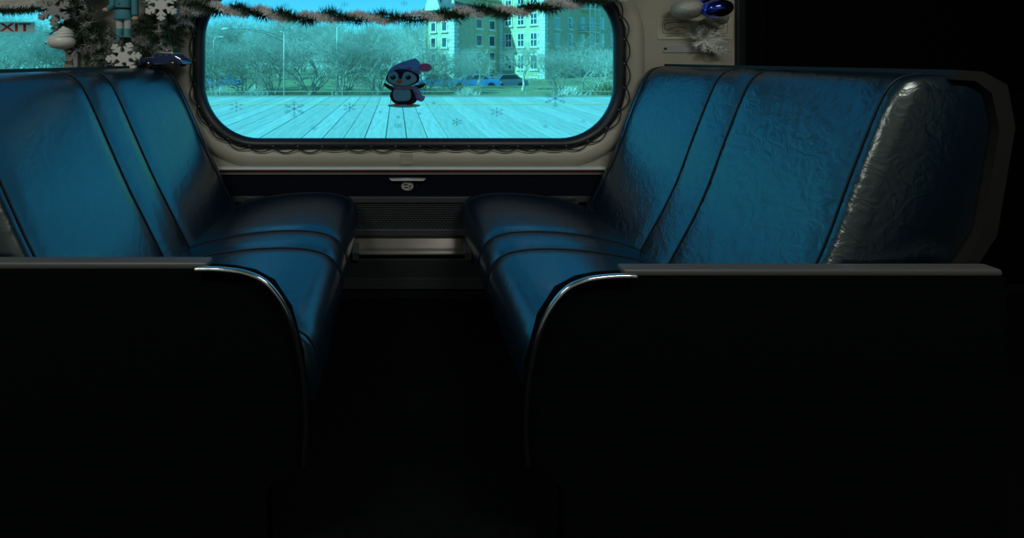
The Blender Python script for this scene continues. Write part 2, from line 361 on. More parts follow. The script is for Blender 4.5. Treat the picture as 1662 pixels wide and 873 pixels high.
# ------------------------------------------------------------------ benches
def dpx(p): return Vector((p[0]/K, 0, CZ-p[1]/K))        # px on the wall plane relative to the principal point
def bench(side, label, back_prof, cush_prof, arm):
    sgn = -1 if side == 'l' else 1
    t = thing('bench_seat', label, 'bench', (back_prof[0][0]/K, 1.4, 0))
    y_far, y_near = .972*D, .468*D
    seams = [.743*D, .675*D, .487*D]; welt = .948*D
    # closed cross sections (x,z)
    pr = smooth_path([(a, 0, b) for a, b in back_prof], 5); pr = [(p.x, p.z) for p in pr]
    def section(prof, y, bulge, shrink, cx, cz):
        o = []
        n = len(prof)
        area = sum(prof[i][0]*prof[(i+1) % n][1]-prof[(i+1) % n][0]*prof[i][1] for i in range(n))
        ori = 1 if area > 0 else -1
        for i, (a, b) in enumerate(prof):
            p0 = prof[max(i-1, 0)]; p1 = prof[min(i+1, n-1)]
            tx, tz = p1[0]-p0[0], p1[1]-p0[1]; L = math.hypot(tx, tz) or 1
            nx, nz = ori*tz/L, -ori*tx/L
            wgt = 1.0
            aa = a+nx*(bulge*K*wgt-shrink*K); bb = b+nz*(bulge*K*wgt-shrink*K)
            o.append((aa/K, y, CZ-bb/K))
        return o
    def ys():
        l = []; a = y_near
        N = 72
        for i in range(N+1): l.append(y_near+(y_far-y_near)*i/N)
        for s in seams+[welt]: l += [s-.004, s, s+.004]
        return sorted(set(round(v, 5) for v in l))
    def bul(y, amp):
        d = min(abs(y-s) for s in seams+[welt]); e = min(y_far-y, y-y_near)
        return amp*(1-math.exp(-(d/.022)**2))-amp*.8
    def endround(y, r=.035):
        e = min(y_far-y, y-y_near)
        return 0 if e > r else r-math.sqrt(max(r*r-(r-e)**2, 0))
    # backrest: front profile + rear shell line
    top = pr[-1]
    rear = [(top[0]+sgn*26, top[1]+1), (top[0]+sgn*44, top[1]+10), (top[0]+sgn*50, top[1]+40), (top[0]+sgn*36, top[1]+120), (pr[0][0]+sgn*64, pr[0][1]+30), (pr[0][0]+sgn*8, pr[0][1]+30)]
    prof = pr+rear
    cx = sum(a for a, b in prof)/len(prof); cz = sum(b for a, b in prof)/len(prof)
    loops = [section(prof, y, bul(y, .0045), endround(y), cx, cz) for y in ys()]
    bk = sharp(fixn(MB().loft(loops, cap0=True, cap1=True).build('backrest', M_vinyl if side == 'l' else M_vinyl2, t)), 60)
    # rear shell
    shl = [(top[0]+sgn*14, top[1]-3.5), (top[0]+sgn*34, top[1]-2), (top[0]+sgn*52, top[1]+8), (top[0]+sgn*58, top[1]+40), (top[0]+sgn*44, top[1]+122), (pr[0][0]+sgn*72, pr[0][1]+34),
           (pr[0][0]+sgn*60, pr[0][1]+34), (top[0]+sgn*32, top[1]+122), (top[0]+sgn*46, top[1]+42), (top[0]+sgn*40, top[1]+14), (top[0]+sgn*28, top[1]+5), (top[0]+sgn*14, top[1]+4)]
    sm = MB().loft([[(a/K, y, CZ-b/K) for a, b in shl] for y in (y_near-.005, y_far+.004)], cap0=True, cap1=True)
    sharp(fixn(sm.build('back_shell', mat('dark_shell', (.008, .007, .0065), .6), t)), 50)
    # piping on the backrest
    for s, r in [(q, .0019) for q in seams]+[(welt, .0019)]:
        sec = section(prof, s, bul(s, .0045)+.002, endround(s), cx, cz)[:len(pr)+1]
        MB().tube(sec, r, 6).build('back_piping', M_pipe, t, True)
    # cushion
    cp = smooth_path([(a, 0, b) for a, b in cush_prof], 5); cp = [(p.x, p.z) for p in cp]
    cx2 = sum(a for a, b in cp)/len(cp); cz2 = sum(b for a, b in cp)/len(cp)
    loops = [section(cp, y, bul(y, .005), endround(y, .03), cx2, cz2) for y in ys()]
    cu = sharp(fixn(MB().loft(loops, cap0=True, cap1=True).build('seat_cushion', M_vinyl, t)), 60)
    n_top = int(len(cp)*.80)
    for s in seams+[welt+.005]:
        sec = section(cp, s, bul(s, .005)+.0015, endround(s, .03), cx2, cz2)[2:n_top]
        MB().tube(sec, .002, 6).build('seat_piping', M_pipe, t, True)
    # pan and pedestal
    xa, xb = cush_prof[0][0]/K, cush_prof[-2][0]/K
    fx = (cush_prof[5][0]+sgn*40)/K
    lo, hi = min(xa, fx), max(xa, fx)
    boxo('seat_pan', lo, hi, y_near+.02, y_far-.02, CZ-300/K, CZ-286/K, M_side, t)
    boxo('pedestal', lo+.08, hi-.10, y_near+.03, y_far-.25, .002, CZ-301/K, M_side, t)
    # aisle end: side panel, arm cap, bent tube
    ya, yb = .463*D, .444*D
    ax, az, ae = arm                                    # px: front end x, height, back end x
    pan = [(ae, az+5), (ax, az+6), (ax-sgn*16, az+7), (ax-sgn*31, az+10), (ax-sgn*46, az+18), (ax-sgn*59, az+38), (ax-sgn*68, az+72), (ax-sgn*70, az+110), (ax-sgn*68, 290), (ax-sgn*44, 310), (ax-sgn*44, 372), (ae, 372)]
    plate('side_panel', [[(a/K, CZ-b/K) for a, b in pan]], ya, yb, M_side, t)
    c = MB().box(min(ax, ae)/K, max(ax, ae)/K, .446*D, .462*D, CZ-(az+5.2)/K, CZ-az/K).build('armrest_cap', M_arm, t); bevel(c, .006, 3)
    c = MB().box(min(ax+sgn*4, ae)/K, max(ax+sgn*4, ae)/K, .447*D, .456*D, CZ-(az+8.4)/K, CZ-(az+6)/K).build('armrest_rail', M_gunm, t)
    tp = smooth_path([((ax-sgn*a_)/K, .438*D, CZ-b_/K) for a_, b_ in ((-6, az+2), (2, az+1.8), (15, az+2.4), (31, az+5), (46, az+13), (60, az+34), (70, az+70), (73, az+110), (71, 290))], 6)
    MB().tube(tp, .0062, 10).build('armrest_tube', M_chrome, t, True)
    # small metal clip beside the wall, where back and seat meet
    bx_ = back_prof[0][0]/K
    MB().box(min(bx_, bx_-sgn*.035), max(bx_, bx_-sgn*.03), y_far-.012, D-.02, CZ-(227)/K, CZ-224/K).build('wall_clip', M_alu, t)
    return t
LB = [(-240, 244), (-258, 209), (-276, 173), (-293, 139), (-314, 92), (-333, 49), (-345, 27), (-357, 17), (-372, 14)]
RB = [(286, 246), (305, 211), (324, 176), (340, 141), (358, 92), (377, 44), (387, 24), (397, 15), (410, 12)]
LC = [(-262, 234), (-238, 223), (-200, 213), (-150, 207), (-105, 207), (-76, 214), (-62, 230), (-59, 250), (-66, 270), (-86, 285), (-160, 286), (-256, 286)]
RC = [(40-a, b+1) for a, b in LC]
bench('l', 'blue vinyl bench seat on the left, beneath the wreath', LB, LC, (-137, 148, -420))
bench('r', 'blue vinyl bench seat on the right, beneath the metal plate', RB, RC, (165, 153, 440))
# ------------------------------------------------------------------ outside
M_plank = mat('weathered_plank', (.50, .49, .46), .7, var=.16, vscale=3, stretch=(6, .6, 6), detail=6)
M_plank2 = mat('pale_plank', (.56, .55, .52), .7, var=.16, vscale=3, stretch=(6, .6, 6), detail=6)
M_joist = mat('platform_joist', (.10, .10, .09), .9)
M_grass = mat('lawn', (.28, .26, .17), .95, col2=(.36, .37, .19), vscale=.6, spec=.1)
M_road = mat('asphalt', (.13, .13, .13), .9, var=.2, vscale=1)
M_dry = mat('dry_grass', (.19, .155, .09), .9, spec=.1)
M_bark = mat('grey_bark', (.36, .33, .29), .9, spec=.1, var=.3, vscale=4)
M_bark2 = mat('pale_bark', (.58, .54, .48), .9, spec=.1, var=.3, vscale=4)
M_hill = mat('far_woodland', (.50, .47, .42), 1., spec=0., var=.5, vscale=.8, detail=8)
M_brick = mat('buff_brick', (.60, .48, .32), .85, var=.12, vscale=2, detail=8)
M_trim = mat('white_stone', (.80, .78, .72), .7)
M_pane = mat('window_dark_glass', (.05, .07, .09), .12, spec=.8)
M_roof = mat('slate_roof', (.09, .09, .10), .8, var=.3, vscale=3)
M_tan = mat('tan_fascia', (.42, .30, .18), .8)
M_postw = mat('pale_painted_steel', (.72, .72, .68), .5)
GZ = -1.0
M_fence = mat('weathered_rail', (.40, .37, .31), .8)
tag(boxo('ground_lawn', -160, 160, 12.2, 32, GZ-.9, GZ, M_grass), kind='structure')
tag(boxo('ground_meadow', -160, 160, 38.5, 220, GZ-.9, GZ, M_grass), kind='structure')
tag(boxo('ground_track', -60, 60, D+.3, 12.2, GZ-.4, GZ-.2, M_road), kind='structure')
tag(boxo('ground_road', -160, 160, 32, 38.5, GZ-.9, GZ-.55, M_road), kind='structure')
# timber platform
pf = thing('ground_platform', loc=(0, 2.6, 0), kind='structure')
boxo('joist_bed', -17, 11, 2.6, 11.95, -.30, -.09, M_joist, pf)
pw = .30; base = {}
pid = 0; x = -16.8
while x < 10.8:
    gap = .015
    key = pid % 3
    if key not in base:
        me = bpy.data.meshes.new('plank')
        b = MB().box(-pw/2+gap/2, pw/2-gap/2, 0, 9.4, -.05, 0)
        me.from_pydata([tuple(v) for v in b.v], [], b.f); me.materials.append((M_plank, M_plank2, M_plank)[key]); base[key] = me
    o = bpy.data.objects.new('plank', base[key]); o.location = (x, 0, -.006*R.random()); link(o, pf)
    x += pw; pid += 1
boxo('safety_line', -17, 11, 10.0, 10.16, .0005, .003, mat('faded_yellow_paint', (.62, .56, .26), .7), pf)
boxo('edge_beam', -17, 11, 11.98, 12.15, -.35, .03, mat('weathered_edge', (.30, .28, .22), .9), pf)
# low fence behind the platform
fn = thing('low_fence', 'low pale rail fence with dry grass along the far platform edge', 'fence', (0, 12.6, GZ))
for zz, hh in ((.105, .016), (-.25, .03)):
    boxo('rail', -20, 14, 12.58, 12.62, zz, zz+hh, M_fence, fn)
xx = -20
while xx < 14:
    boxo('post', xx, xx+.04, 12.57, 12.63, GZ, .13, M_fence, fn); xx += 2.0
gr = MB()
for i in range(9000):
    p = Vector((R.uniform(-20, 14), R.uniform(12.25, 13.6), GZ)); gr.needle(p, Vector((R.uniform(-.35, .35), R.uniform(-.3, .3), 1)), R.uniform(.95, 1.2), .012)
tag(gr.build('dry_grass_strip', M_dry), 'dry brown grass growing along the far platform edge', 'grass', kind='stuff')
# bare trees
def tree_mesh(seed, H, spread, depth=6, thick=.13, stems=1):
    r = random.Random(seed); tk = MB(); br = MB()
    def grow(p, d, L, rad, lev):
        n = 3 if lev > 1 else 2
        pts = [p]; q = p; dd = d
        for i in range(n):
            dd = (dd+Vector((r.uniform(-.22, .22), r.uniform(-.22, .22), r.uniform(-.05, .14)))).normalized()
            q = q+dd*L/n; pts.append(q)
        rr = [rad*(1-.45*i/n) for i in range(n+1)]
        (tk if lev == depth and stems == 1 else br).tube(pts, rr, 6 if lev == depth else (4 if lev > 2 else 3), caps=False)
        if lev == 0: return
        kids = 4 if lev >= depth-1 else (4 if lev > 1 else 3)
        for k in range(kids):
            a = dd.orthogonal().normalized(); a.rotate(Matrix.Rotation(r.uniform(0, 6.28), 3, dd))
            nd = (dd*r.uniform(.5, .95)+a*r.uniform(.45, 1.0)*spread).normalized()
            st = pts[-1] if k < 2 else pts[r.randint(1, n)]
            grow(st, nd, L*r.uniform(.62, .82), rad*.52, lev-1)
    if stems == 1: grow(Vector((0, 0, 0)), Vector((0, 0, 1)), H*.24, thick, depth)
    else:
        for k in range(stems):
            a = 6.283*k/stems; grow(Vector((.12*math.cos(a), .12*math.sin(a), 0)), Vector((math.cos(a)*.55, math.sin(a)*.55, 1)).normalized(), H*.30, thick*.5, depth-1)
        tk.tube([(0, 0, -.05), (0, 0, .25)], [.22, .16], 8)
    return tk, br
TREES = []
for i, (sd_, sp, stm) in enumerate(((1, .9, 1), (5, 1.1, 1), (9, .8, 1), (14, 1.0, 1), (21, 1.1, 5), (33, 1.2, 6))):
    tk, br = tree_mesh(sd_, 8.0 if stm == 1 else 5.0, sp, stems=stm)
    mes = []
    for nm, b in (('trunk', tk), ('branches', br)):
        me = bpy.data.meshes.new(nm); me.from_pydata([tuple(v) for v in b.v], [], b.f); me.materials.append(M_bark if i % 2 == 0 else M_bark2); me.shade_smooth(); mes.append(me)
    TREES.append(mes)
def tree(kind, u, Y, s, label, rot=None, group=None, sx=1.15):
    t = thing('bare_tree', label, 'tree', (wx(u, Y), Y, GZ), group)
    t.rotation_euler.z = R.uniform(0, 6.28) if rot is None else rot; t.scale = (s*sx, s*sx, s)
    for me in TREES[kind]:
        o = bpy.data.objects.new(me.name, me); link(o, t)
    return t
near = [(0, 352, 27, .80, 'bare tree on the lawn behind the lamp post nearest the left window edge'),
        (1, 415, 29, .82, 'wide bare tree between the two left lamp posts'),
        (2, 490, 28, .80, 'bare tree just right of the tallest pale lamp post'),
        (3, 552, 30, .85, 'bare tree behind the third lamp post'),
        (0, 606, 27, .76, 'bare tree directly left of the penguin sticker'),
        (1, 664, 30, .78, 'bare tree behind the penguin hat in front of the gabled wing'),
        (2, 718, 28, .66, 'bare tree in front of the first sunlit brick wing'),
        (3, 848, 27, .60, 'slim bare tree before the sunlit three-window brick facade'),
        (2, 945, 28, .66, 'pale bare tree before the shaded brick side near right window edge'),
        (1, 775, 29, .58, 'bare tree in front of the shaded recess of the brick building'),
        (1, 0, 27, .8, 'bare tree seen under the exit sign in the left window'),
        (3, 62, 30, .8, 'bare tree seen in the left window beside the wreath')]
for k, u, Y, s, lb in near: tree(k, u, Y, s, lb, group='bare trees outside')
for i in range(40):
    tree(i % 4, -70+i*19.3+R.uniform(-7, 7), (44, 52, 60)[i % 3]+R.uniform(-3, 3), R.uniform(1.0, 1.3)*(1.0, 1.12, 1.3)[i % 3], 'bare tree in the dense woodland far behind the lawn', group='far woodland trees')
thick_l = [(4, 340, 23, .8, 'bushy thicket at the left edge of the main window'), (5, 392, 24, .9, 'bushy thicket between the left lamp posts'), (4, 440, 22.5, .8, 'bushy thicket left of the tallest lamp post'),
           (5, 505, 24, 1.0, 'wide bushy thicket right of the tallest lamp post'), (4, 560, 22.5, .85, 'bushy thicket under the third lamp post'), (5, 610, 23.5, .9, 'bushy thicket left of the penguin wing'),
           (4, 690, 24.5, .75, 'bushy thicket under the penguin bobble'), (5, 740, 25, .6, 'low thicket before the shaded building recess'), (4, 905, 24, .65, 'thicket beneath the shaded building corner'), (5, 972, 23.5, .8, 'thicket at the right edge of the main window'),
           (5, 20, 23, .9, 'bushy thicket low in the exit window'), (4, 85, 24, .85, 'bushy thicket in the exit window behind the white ornament')]
for k, u, Y, sc_, lb in thick_l:
    t = tree(k, u, Y, sc_, lb, group='bushy thickets outside', sx=1.25); t.name = 'bare_thicket'; t['category'] = 'shrub'
# far wooded slope
vs_, fs_ = [], []
n = 120
for i in range(n+1):
    x = -150+300*i/n; h = 5.6+1.0*math.sin(i*.7)+.8*math.sin(i*1.9)+R.uniform(-.5, .5)
    vs_ += [(x, 88, GZ-.1), (x, 90+R.uniform(-1, 1), GZ+h*.7), (x, 100, GZ+h+.8), (x, 120, GZ-.1)]
for i in range(n):
    for j in range(3): a = i*4+j; fs_.append((a, a+4, a+5, a+1))
tag(obj('ground_woodland_slope', vs_, fs_, M_hill, None, True), kind='structure')
# hedge line in front of the road
def shrub(u, Y, rx, rz, label, m=None, z0=GZ):
    t = thing('roadside_shrub', label, 'shrub', (wx(u, Y), Y, z0), 'roadside shrubs')
    b = MB(); c = Vector((wx(u, Y), Y, z0))
    for i in range(900):
        a, e = R.uniform(0, 6.28), R.uniform(.05, 1.5); d = Vector((math.cos(a)*math.cos(e)*rx, math.sin(a)*math.cos(e)*rx*.6, math.sin(e)*rz))
        b.needle(c+d*R.uniform(.1, .75), d+Vector((R.uniform(-.4, .4), R.uniform(-.4, .4), R.uniform(-.2, .4))), R.uniform(.2, .45), .014)
    b.build('twigs', m or M_bark2, t); MB().tube([c, c+Vector((0, 0, rz*.6))], [.05, .02], 6).build('stem', M_bark, t)
for a in ((356, 17.0, 1.1, 1.0, 'low twiggy shrub by the far platform edge under the left lamp post'), (412, 17.4, .9, .85, 'small twiggy shrub between the two left lamp posts'),
          (760, 17.5, 1.0, .8, 'twiggy shrub beneath the shaded building recess'), (925, 17.2, 1.2, 1.0, 'twiggy shrub beneath the building side near the right window edge'),
          (985, 17, 1.1, 1.3, 'dry yellowish shrub at the right window edge')): shrub(*a, m=M_dry if 'yellow' in a[4] else None)
# lamp posts
def lamp_post(u, Y, vtop, label, arm):
    t = thing('lamp_post', label, 'lamp post', (wx(u, Y), Y, GZ), 'lamp posts outside')
    x, zt = wx(u, Y), wz(vtop, Y)
    MB().tube([(x, Y, GZ), (x, Y, zt)], [.04, .028], 8).build('post', M_postw, t, True)
    MB().tube([(x, Y, GZ), (x, Y, GZ+.12)], [.14, .12], 8).build('base', M_postw, t)
    MB().tube(smooth_path([(x, Y, zt-.1), (x+arm*.3, Y, zt+.12), (x+arm, Y, zt+.16)], 5), .015, 6).build('arm', M_postw, t, True)
    MB().ell((x+arm*1.15, Y, zt+.14), abs(arm)*.2+.05, .06, .035, 12, 8).build('lamp_head', M_postw, t, True)
    return t
lp1 = lamp_post(461, 21, 56, 'tallest pale lamp post with a long curved mast arm, left of centre', -.12)
lamp_post(547, 24, 44, 'pale lamp post between the tallest post and the penguin sticker', .5)
lamp_post(347, 23, 64, 'pale lamp post closest to the left window edge', .4)
for pts in (((370, 47), (410, 48), (440, 54), (461, 61)), ((402, 49.5), (425, 53), (445, 60), (461, 68))):
    MB().tube(smooth_path([P(a, c, 21) for a, c in pts], 6), .013, 5).build('mast_arm', mat('dark_arm', (.10, .10, .09), .7), lp1, True)
MB().ell(P(366, 47, 21), .22, .1, .06, 12, 8).build('lamp_head', M_postw, lp1, True)
# cars on the road
M_tyre = mat('tyre', (.01, .01, .01), .8); M_cg = mat('car_glass', (.02, .03, .04), .1)
def car(u, Y, col, label, L=4.2):
    t = thing('parked_car', label, 'car', (wx(u, Y), Y, GZ-.54), 'cars parked beyond the platform')
    x, y, z = wx(u, Y), Y, GZ-.54
    prof = [(-.5, .3), (-.5, .62), (-.46, .78), (-.28, .86), (-.16, 1.32), (.18, 1.36), (.34, .92), (.47, .84), (.5, .6), (.49, .3)]
    m = mat('car_paint_'+label.split()[0], col, .25, coat=.6)
    b = MB().loft([[(x+a*L, yy, z+c) for a, c in prof] for yy in (y-.82, y+.82)], cap0=True, cap1=True); bo = fixn(b.build('body', m, t)); bevel(bo, .06)
    g = [(-.24, .9), (-.145, 1.26), (.165, 1.29), (.29, .95)]
    MB().loft([[(x+a*L, yy, z+c) for a, c in g] for yy in (y-.83, y+.83)], cap0=True, cap1=True).build('side_windows', M_cg, t)
    for a in (-.31, .31):
        for s in (-1, 1): 
            MB().tube([(x+a*L, y+s*.72, z+.33), (x+a*L, y+s*.86, z+.33)], .33, 16).build('wheel', M_tyre, t)
    for a in (-.495, .495): MB().box(x+a*L-.03, x+a*L+.03, y-.8, y-.5, z+.58, z+.7).build('light', M_white, t)
car(352, 35, (.05, .13, .35), 'blue car at the left edge of the main window', 4.2)
car(708, 35.5, (.07, .16, .32), 'steel-blue car just right of the penguin sticker', 4.2)
car(768, 35, (.05, .20, .45), 'bright blue car in front of the shaded building recess', 4.4)
car(822, 35.4, (.10, .12, .16), 'dark grey car in front of the sunlit brick facade', 3.4)
# brick apartment building: saw-tooth plan of sunlit fronts and shaded sides
bd = thing('apartment_building', 'buff brick apartment building with white quoins and white-framed windows', 'building', (11.5, 46, GZ))
d1 = Vector((.714, -.70, 0)); d2 = Vector((.70, .714, 0))
P3 = Vector((wx(884, 42), 42, 0)); P2 = P3-d1*5.24; P1 = P2-d2*8.5; P0 = P1-d1*3.64; Pm = P0+d2*8
P4 = P3+d2*27
def wall_seg(name, a, b, ztop, th=.3):
    d = (b-a).normalized(); nrm = Vector((d.y, -d.x, 0))      # outward (towards viewer side)
    i_ = -nrm*th
    q = [a, b, b+i_, a+i_]
    vs2 = [(v.x, v.y, GZ) for v in q]+[(v.x, v.y, ztop) for v in q]
    return fixn(obj(name, vs2, [(0,1,2,3),(4,5,6,7),(0,1,5,4),(1,2,6,5),(2,3,7,6),(3,0,4,7)], M_brick, bd))
def zat(v, p): return CZ-(v-V0)*p.y/F
TOP = 13.5; T1 = zat(12, P1)
wall_seg('wall', Pm+d1*0, P0, T1) if False else None
wall_seg('wall', P0, P1, T1); wall_seg('wall', P1, P2, T1+1.2); wall_seg('wall', P2, P3, TOP); wall_seg('wall', P3, P4, TOP); wall_seg('wall', P0+d2*9, P0, T1)
def face_win(a, b, s, z0, z1, wd, mull=True):
    """window on the wall a-b centred at distance s from a"""
    d = (b-a).normalized(); nrm = Vector((d.y, -d.x, 0)); c = a+d*s
    def bxx(s0, s1, za, zb, o0, o1, name, m, par):
        q = [c+d*s0+nrm*o0, c+d*s1+nrm*o0, c+d*s1+nrm*o1, c+d*s0+nrm*o1]
        v8 = [(v.x, v.y, za) for v in q]+[(v.x, v.y, zb) for v in q]
        return fixn(obj(name, v8, [(0,1,2,3),(4,5,6,7),(0,1,5,4),(1,2,6,5),(2,3,7,6),(3,0,4,7)], m, par))
    f = bxx(-wd/2-.12, wd/2+.12, z0-.1, z1+.12, .0, .08, 'window', M_trim, bd)
    bxx(-wd/2, wd/2, z0, z1, .06, .10, 'pane', M_pane, f)
    bxx(-wd/2-.2, wd/2+.2, z0-.22, z0-.1, .0, .2, 'sill', M_trim, f)
    if mull:
        bxx(-.03, .03, z0, z1, .1, .13, 'mullion', M_trim, f); zc_ = (z0+z1)/2
        bxx(-wd/2, wd/2, zc_-.04, zc_+.04, .1, .13, 'rail', M_trim, f)
mid = (P2+P3)*.5
for (va, vb) in ((24, 40), (55, 75), (90, 111), (126, 147), (-8, 6)):
    for s in (.22, .50, .78): face_win(P2, P3, 5.24*s, zat(vb, mid), zat(va, mid), .62)
m12 = P2-d2*2.2
for (va, vb) in ((34, 47), (59, 74), (86, 98), (112, 124)):
    for s in (.50, .80): face_win(P1, P2, 8.5*s, zat(vb, m12), zat(va, m12), .95, False)
m01 = (P0+P1)*.5
for (va, vb) in ((37, 50), (62, 76), (88, 100)):
    for s in (.30, .68): face_win(P0, P1, 3.64*s, zat(vb, m01), zat(va, m01), .5, False)
for k, s in enumerate((3.0, 6.6, 10.4, 13.4, 17.5, 21.5)):
    for (va, vb) in ((-4, 8), (30, 46), (56, 74), (86, 110)):
        p = P3+d2*s; face_win(P3, P4, s, zat(vb, p)+.0, zat(va, p), 1.0, k % 2 == 1)
def quoins(p, da, db, ztop):
    b = MB(); z = GZ; i = 0
    while z < ztop:
        h = .36; l1, l2 = ((.75, .50) if i % 2 else (.50, .75))
        na = Vector((da.y, -da.x, 0)); nb = Vector((db.y, -db.x, 0))
        q = [p-da*l1+na*.05, p+na*.05+nb*.05, p+db*l2+nb*.05, p+db*l2-nb*.1, p-na*.1-nb*.1, p-da*l1-na*.1]
        k = len(b.v); b.v += [Vector((v.x, v.y, z+.02)) for v in q]+[Vector((v.x, v.y, z+h-.02)) for v in q]
        b.f += [tuple(k+j for j in reversed(range(6))), tuple(k+6+j for j in range(6))]+[(k+j, k+(j+1) % 6, k+6+(j+1) % 6, k+6+j) for j in range(6)]
        z += h; i += 1
    o = fixn(b.build('quoins', M_trim, bd)); tag(o, kind='stuff')
quoins(P3, d1, d2, TOP); quoins(P1, d1, d2, T1)
b = MB(); z = GZ
while z < TOP:
    q = P2+d1*.0; n1 = Vector((d1.y, -d1.x, 0)); l = .42
    vv = [q+n1*.05, q+d1*l+n1*.05, q+d1*l-n1*.02, q-n1*.02]
    k = len(b.v); b.v += [Vector((v.x, v.y, z+.02)) for v in vv]+[Vector((v.x, v.y, z+.34)) for v in vv]
    b.f += [(k+0,k+1,k+2,k+3),(k+4,k+5,k+6,k+7),(k,k+1,k+5,k+4),(k+1,k+2,k+6,k+5),(k+2,k+3,k+7,k+6),(k+3,k,k+4,k+7)]; z += .36
tag(fixn(b.build('quoins', M_trim, bd)), kind='stuff')
# roof of the lower wing: tan fascia, slate roof, white gable
def oprism(name, pts, z0, z1, m):
    n_ = len(pts); v = [(p.x, p.y, z0) for p in pts]+[(p.x, p.y, z1) for p in pts]
    return fixn(obj(name, v, [tuple(reversed(range(n_))), tuple(range(n_, 2*n_))]+[(j, (j+1) % n_, n_+(j+1) % n_, n_+j) for j in range(n_)], m, bd))
nn1 = Vector((d1.y, -d1.x, 0)); nn2 = Vector((d2.y, -d2.x, 0))
oprism('fascia', [P1+nn2*.3+nn1*.3, P2+nn2*.3, P2-nn2*.1, P1-nn2*.1], T1+1.2, T1+1.5, M_tan)
rp = [P0+nn1*.3-d1*.3, P1+nn1*.3+nn2*.3, P2+nn2*.3, P2-nn2*3.5]
top_ = [(P0+d2*2+d1*1.6), (P1+d2*2-d1*1.2), P2-nn2*1.4, P2-nn2*3.0]
v = [(p.x, p.y, T1) for p in rp]+[(p.x, p.y, T1+3.2) for p in top_]
fixn(obj('roof', v, [(0,1,2,3),(4,5,6,7),(0,1,5,4),(1,2,6,5),(2,3,7,6),(3,0,4,7)], M_roof, bd))
ga, gb = P0+nn1*.35+d1*.1, P0+nn1*.35+d1*2.2; gc = (ga+gb)*.5
v = [(ga.x, ga.y, T1-.1), (gb.x, gb.y, T1-.1), (gc.x, gc.y, T1+2.6)]; v += [(a-nn1.x*.4, b_-nn1.y*.4, c_) for a, b_, c_ in v]
fixn(obj('gable', v, [(0,1,2),(3,5,4),(0,1,4,3),(1,2,5,4),(2,0,3,5)], M_trim, bd))
# fire escape on the shaded side
n2_ = Vector((d2.y, -d2.x, 0))
for s0, s1 in ((9.2, 12.6),):
    for va in (16, 52, 84):
        p = P3+d2*11; z = zat(va, p)
        q = [P3+d2*s0+n2_*.05, P3+d2*s1+n2_*.05, P3+d2*s1+n2_*1.3, P3+d2*s0+n2_*1.3]
        oprism('balcony_deck', q, z-.12, z, M_trim)
        for o_ in (1.0, .55): MB().tube([q[0]+Vector((0,0,z+o_)), q[3]+Vector((0,0,z+o_)), q[2]+Vector((0,0,z+o_)), q[1]+Vector((0,0,z+o_))], .04, 5).build('balcony_rail', M_trim, bd)
    for s in (s0, (s0+s1)/2, s1):
        a = P3+d2*s+n2_*1.3; MB().tube([(a.x, a.y, GZ), (a.x, a.y, TOP)], .07, 6).build('balcony_post', M_trim, bd)
# ------------------------------------------------------------------ decorations
px = 1/K
M_green = mat('pine_green', (.02, .055, .022), .6, var=.5, vscale=40)
M_frost = mat('frosted_needles', (.82, .82, .80), .6, var=.2, vscale=30)
M_tinsel = mat('pinkish_white_tinsel', (.94, .91, .89), .5)
M_twig = mat('dark_twig', (.02, .014, .012), .7)
M_flake = mat('white_felt', (.72, .70, .66), .7)
M_lblue = mat('pale_blue_felt', (.12, .34, .42), .7)
def poly_prism(b, pts, y0, y1):
    k = len(b.v); n = len(pts)
    b.v += [Vector((x, y0, z)) for x, z in pts]+[Vector((x, y1, z)) for x, z in pts]
    b.f += [tuple(k+j for j in range(n)), tuple(k+n+j for j in reversed(range(n)))]+[(k+j, k+n+j, k+n+(j+1) % n, k+(j+1) % n) for j in range(n)]
def bar(b, x0, z0, x1, z1, wd, y0, y1, tip=1.):
    dx, dz = x1-x0, z1-z0; L = math.hypot(dx, dz) or 1; nx, nz = -dz/L*wd/2, dx/L*wd/2
    poly_prism(b, [(x0+nx, z0+nz), (x0-nx, z0-nz), (x1-nx*tip, z1-nz*tip), (x1+nx*tip, z1+nz*tip)], y0, y1)
def flake_mesh(cx, cz, r, y0, y1, rot=0., wd=.10, sx=1.18, sz=.84, style=0, core=.22):
    b = MB(); e_ = (y1-y0)*.03; c_ = [0]
    def q(a, d): return (cx+sx*r*d*math.cos(a), cz+sz*r*d*math.sin(a))
    def yy(): c_[0] += 1; return (y0-e_*c_[0]*.2, y1+e_*c_[0]*.2)
    for k in range(6):
        a = rot+math.pi/3*k
        e = q(a, 1); bar(b, cx, cz, *e, r*wd, *yy(), .9)
        for dd, ll in (((.45, .32), (.72, .26)) if style == 0 else ((.6, .3),)):
            for s in (-1, 1):
                p0 = q(a, dd); ex, ez = p0[0]+sx*r*ll*math.cos(a+s*.85), p0[1]+sz*r*ll*math.sin(a+s*.85)
                bar(b, *p0, ex, ez, r*wd*.85, *yy(), .9)
    poly_prism(b, [q(rot+math.pi/3*(k+.5), core) for k in range(6)], *yy())
    return b
# strands of needles along a path
def strand(b, pts, n, L, r, spread, rnd, fwd=.35, keep=None):
    N = len(pts)-1
    for i in range(n):
        t = rnd.random()*N; k = min(int(t), N-1); f = t-k
        if keep and not keep(pts[k]): continue
        p = pts[k].lerp(pts[k+1], f); tg = (pts[k+1]-pts[k]).normalized()
        a = tg.orthogonal().normalized(); a.rotate(Matrix.Rotation(rnd.uniform(0, 6.283), 3, tg))
        d = a*spread+tg*fwd*rnd.choice((-1, 1))*rnd.uniform(.3, 1.4)
        b.needle(p, d, L*rnd.uniform(.55, 1.15), r)
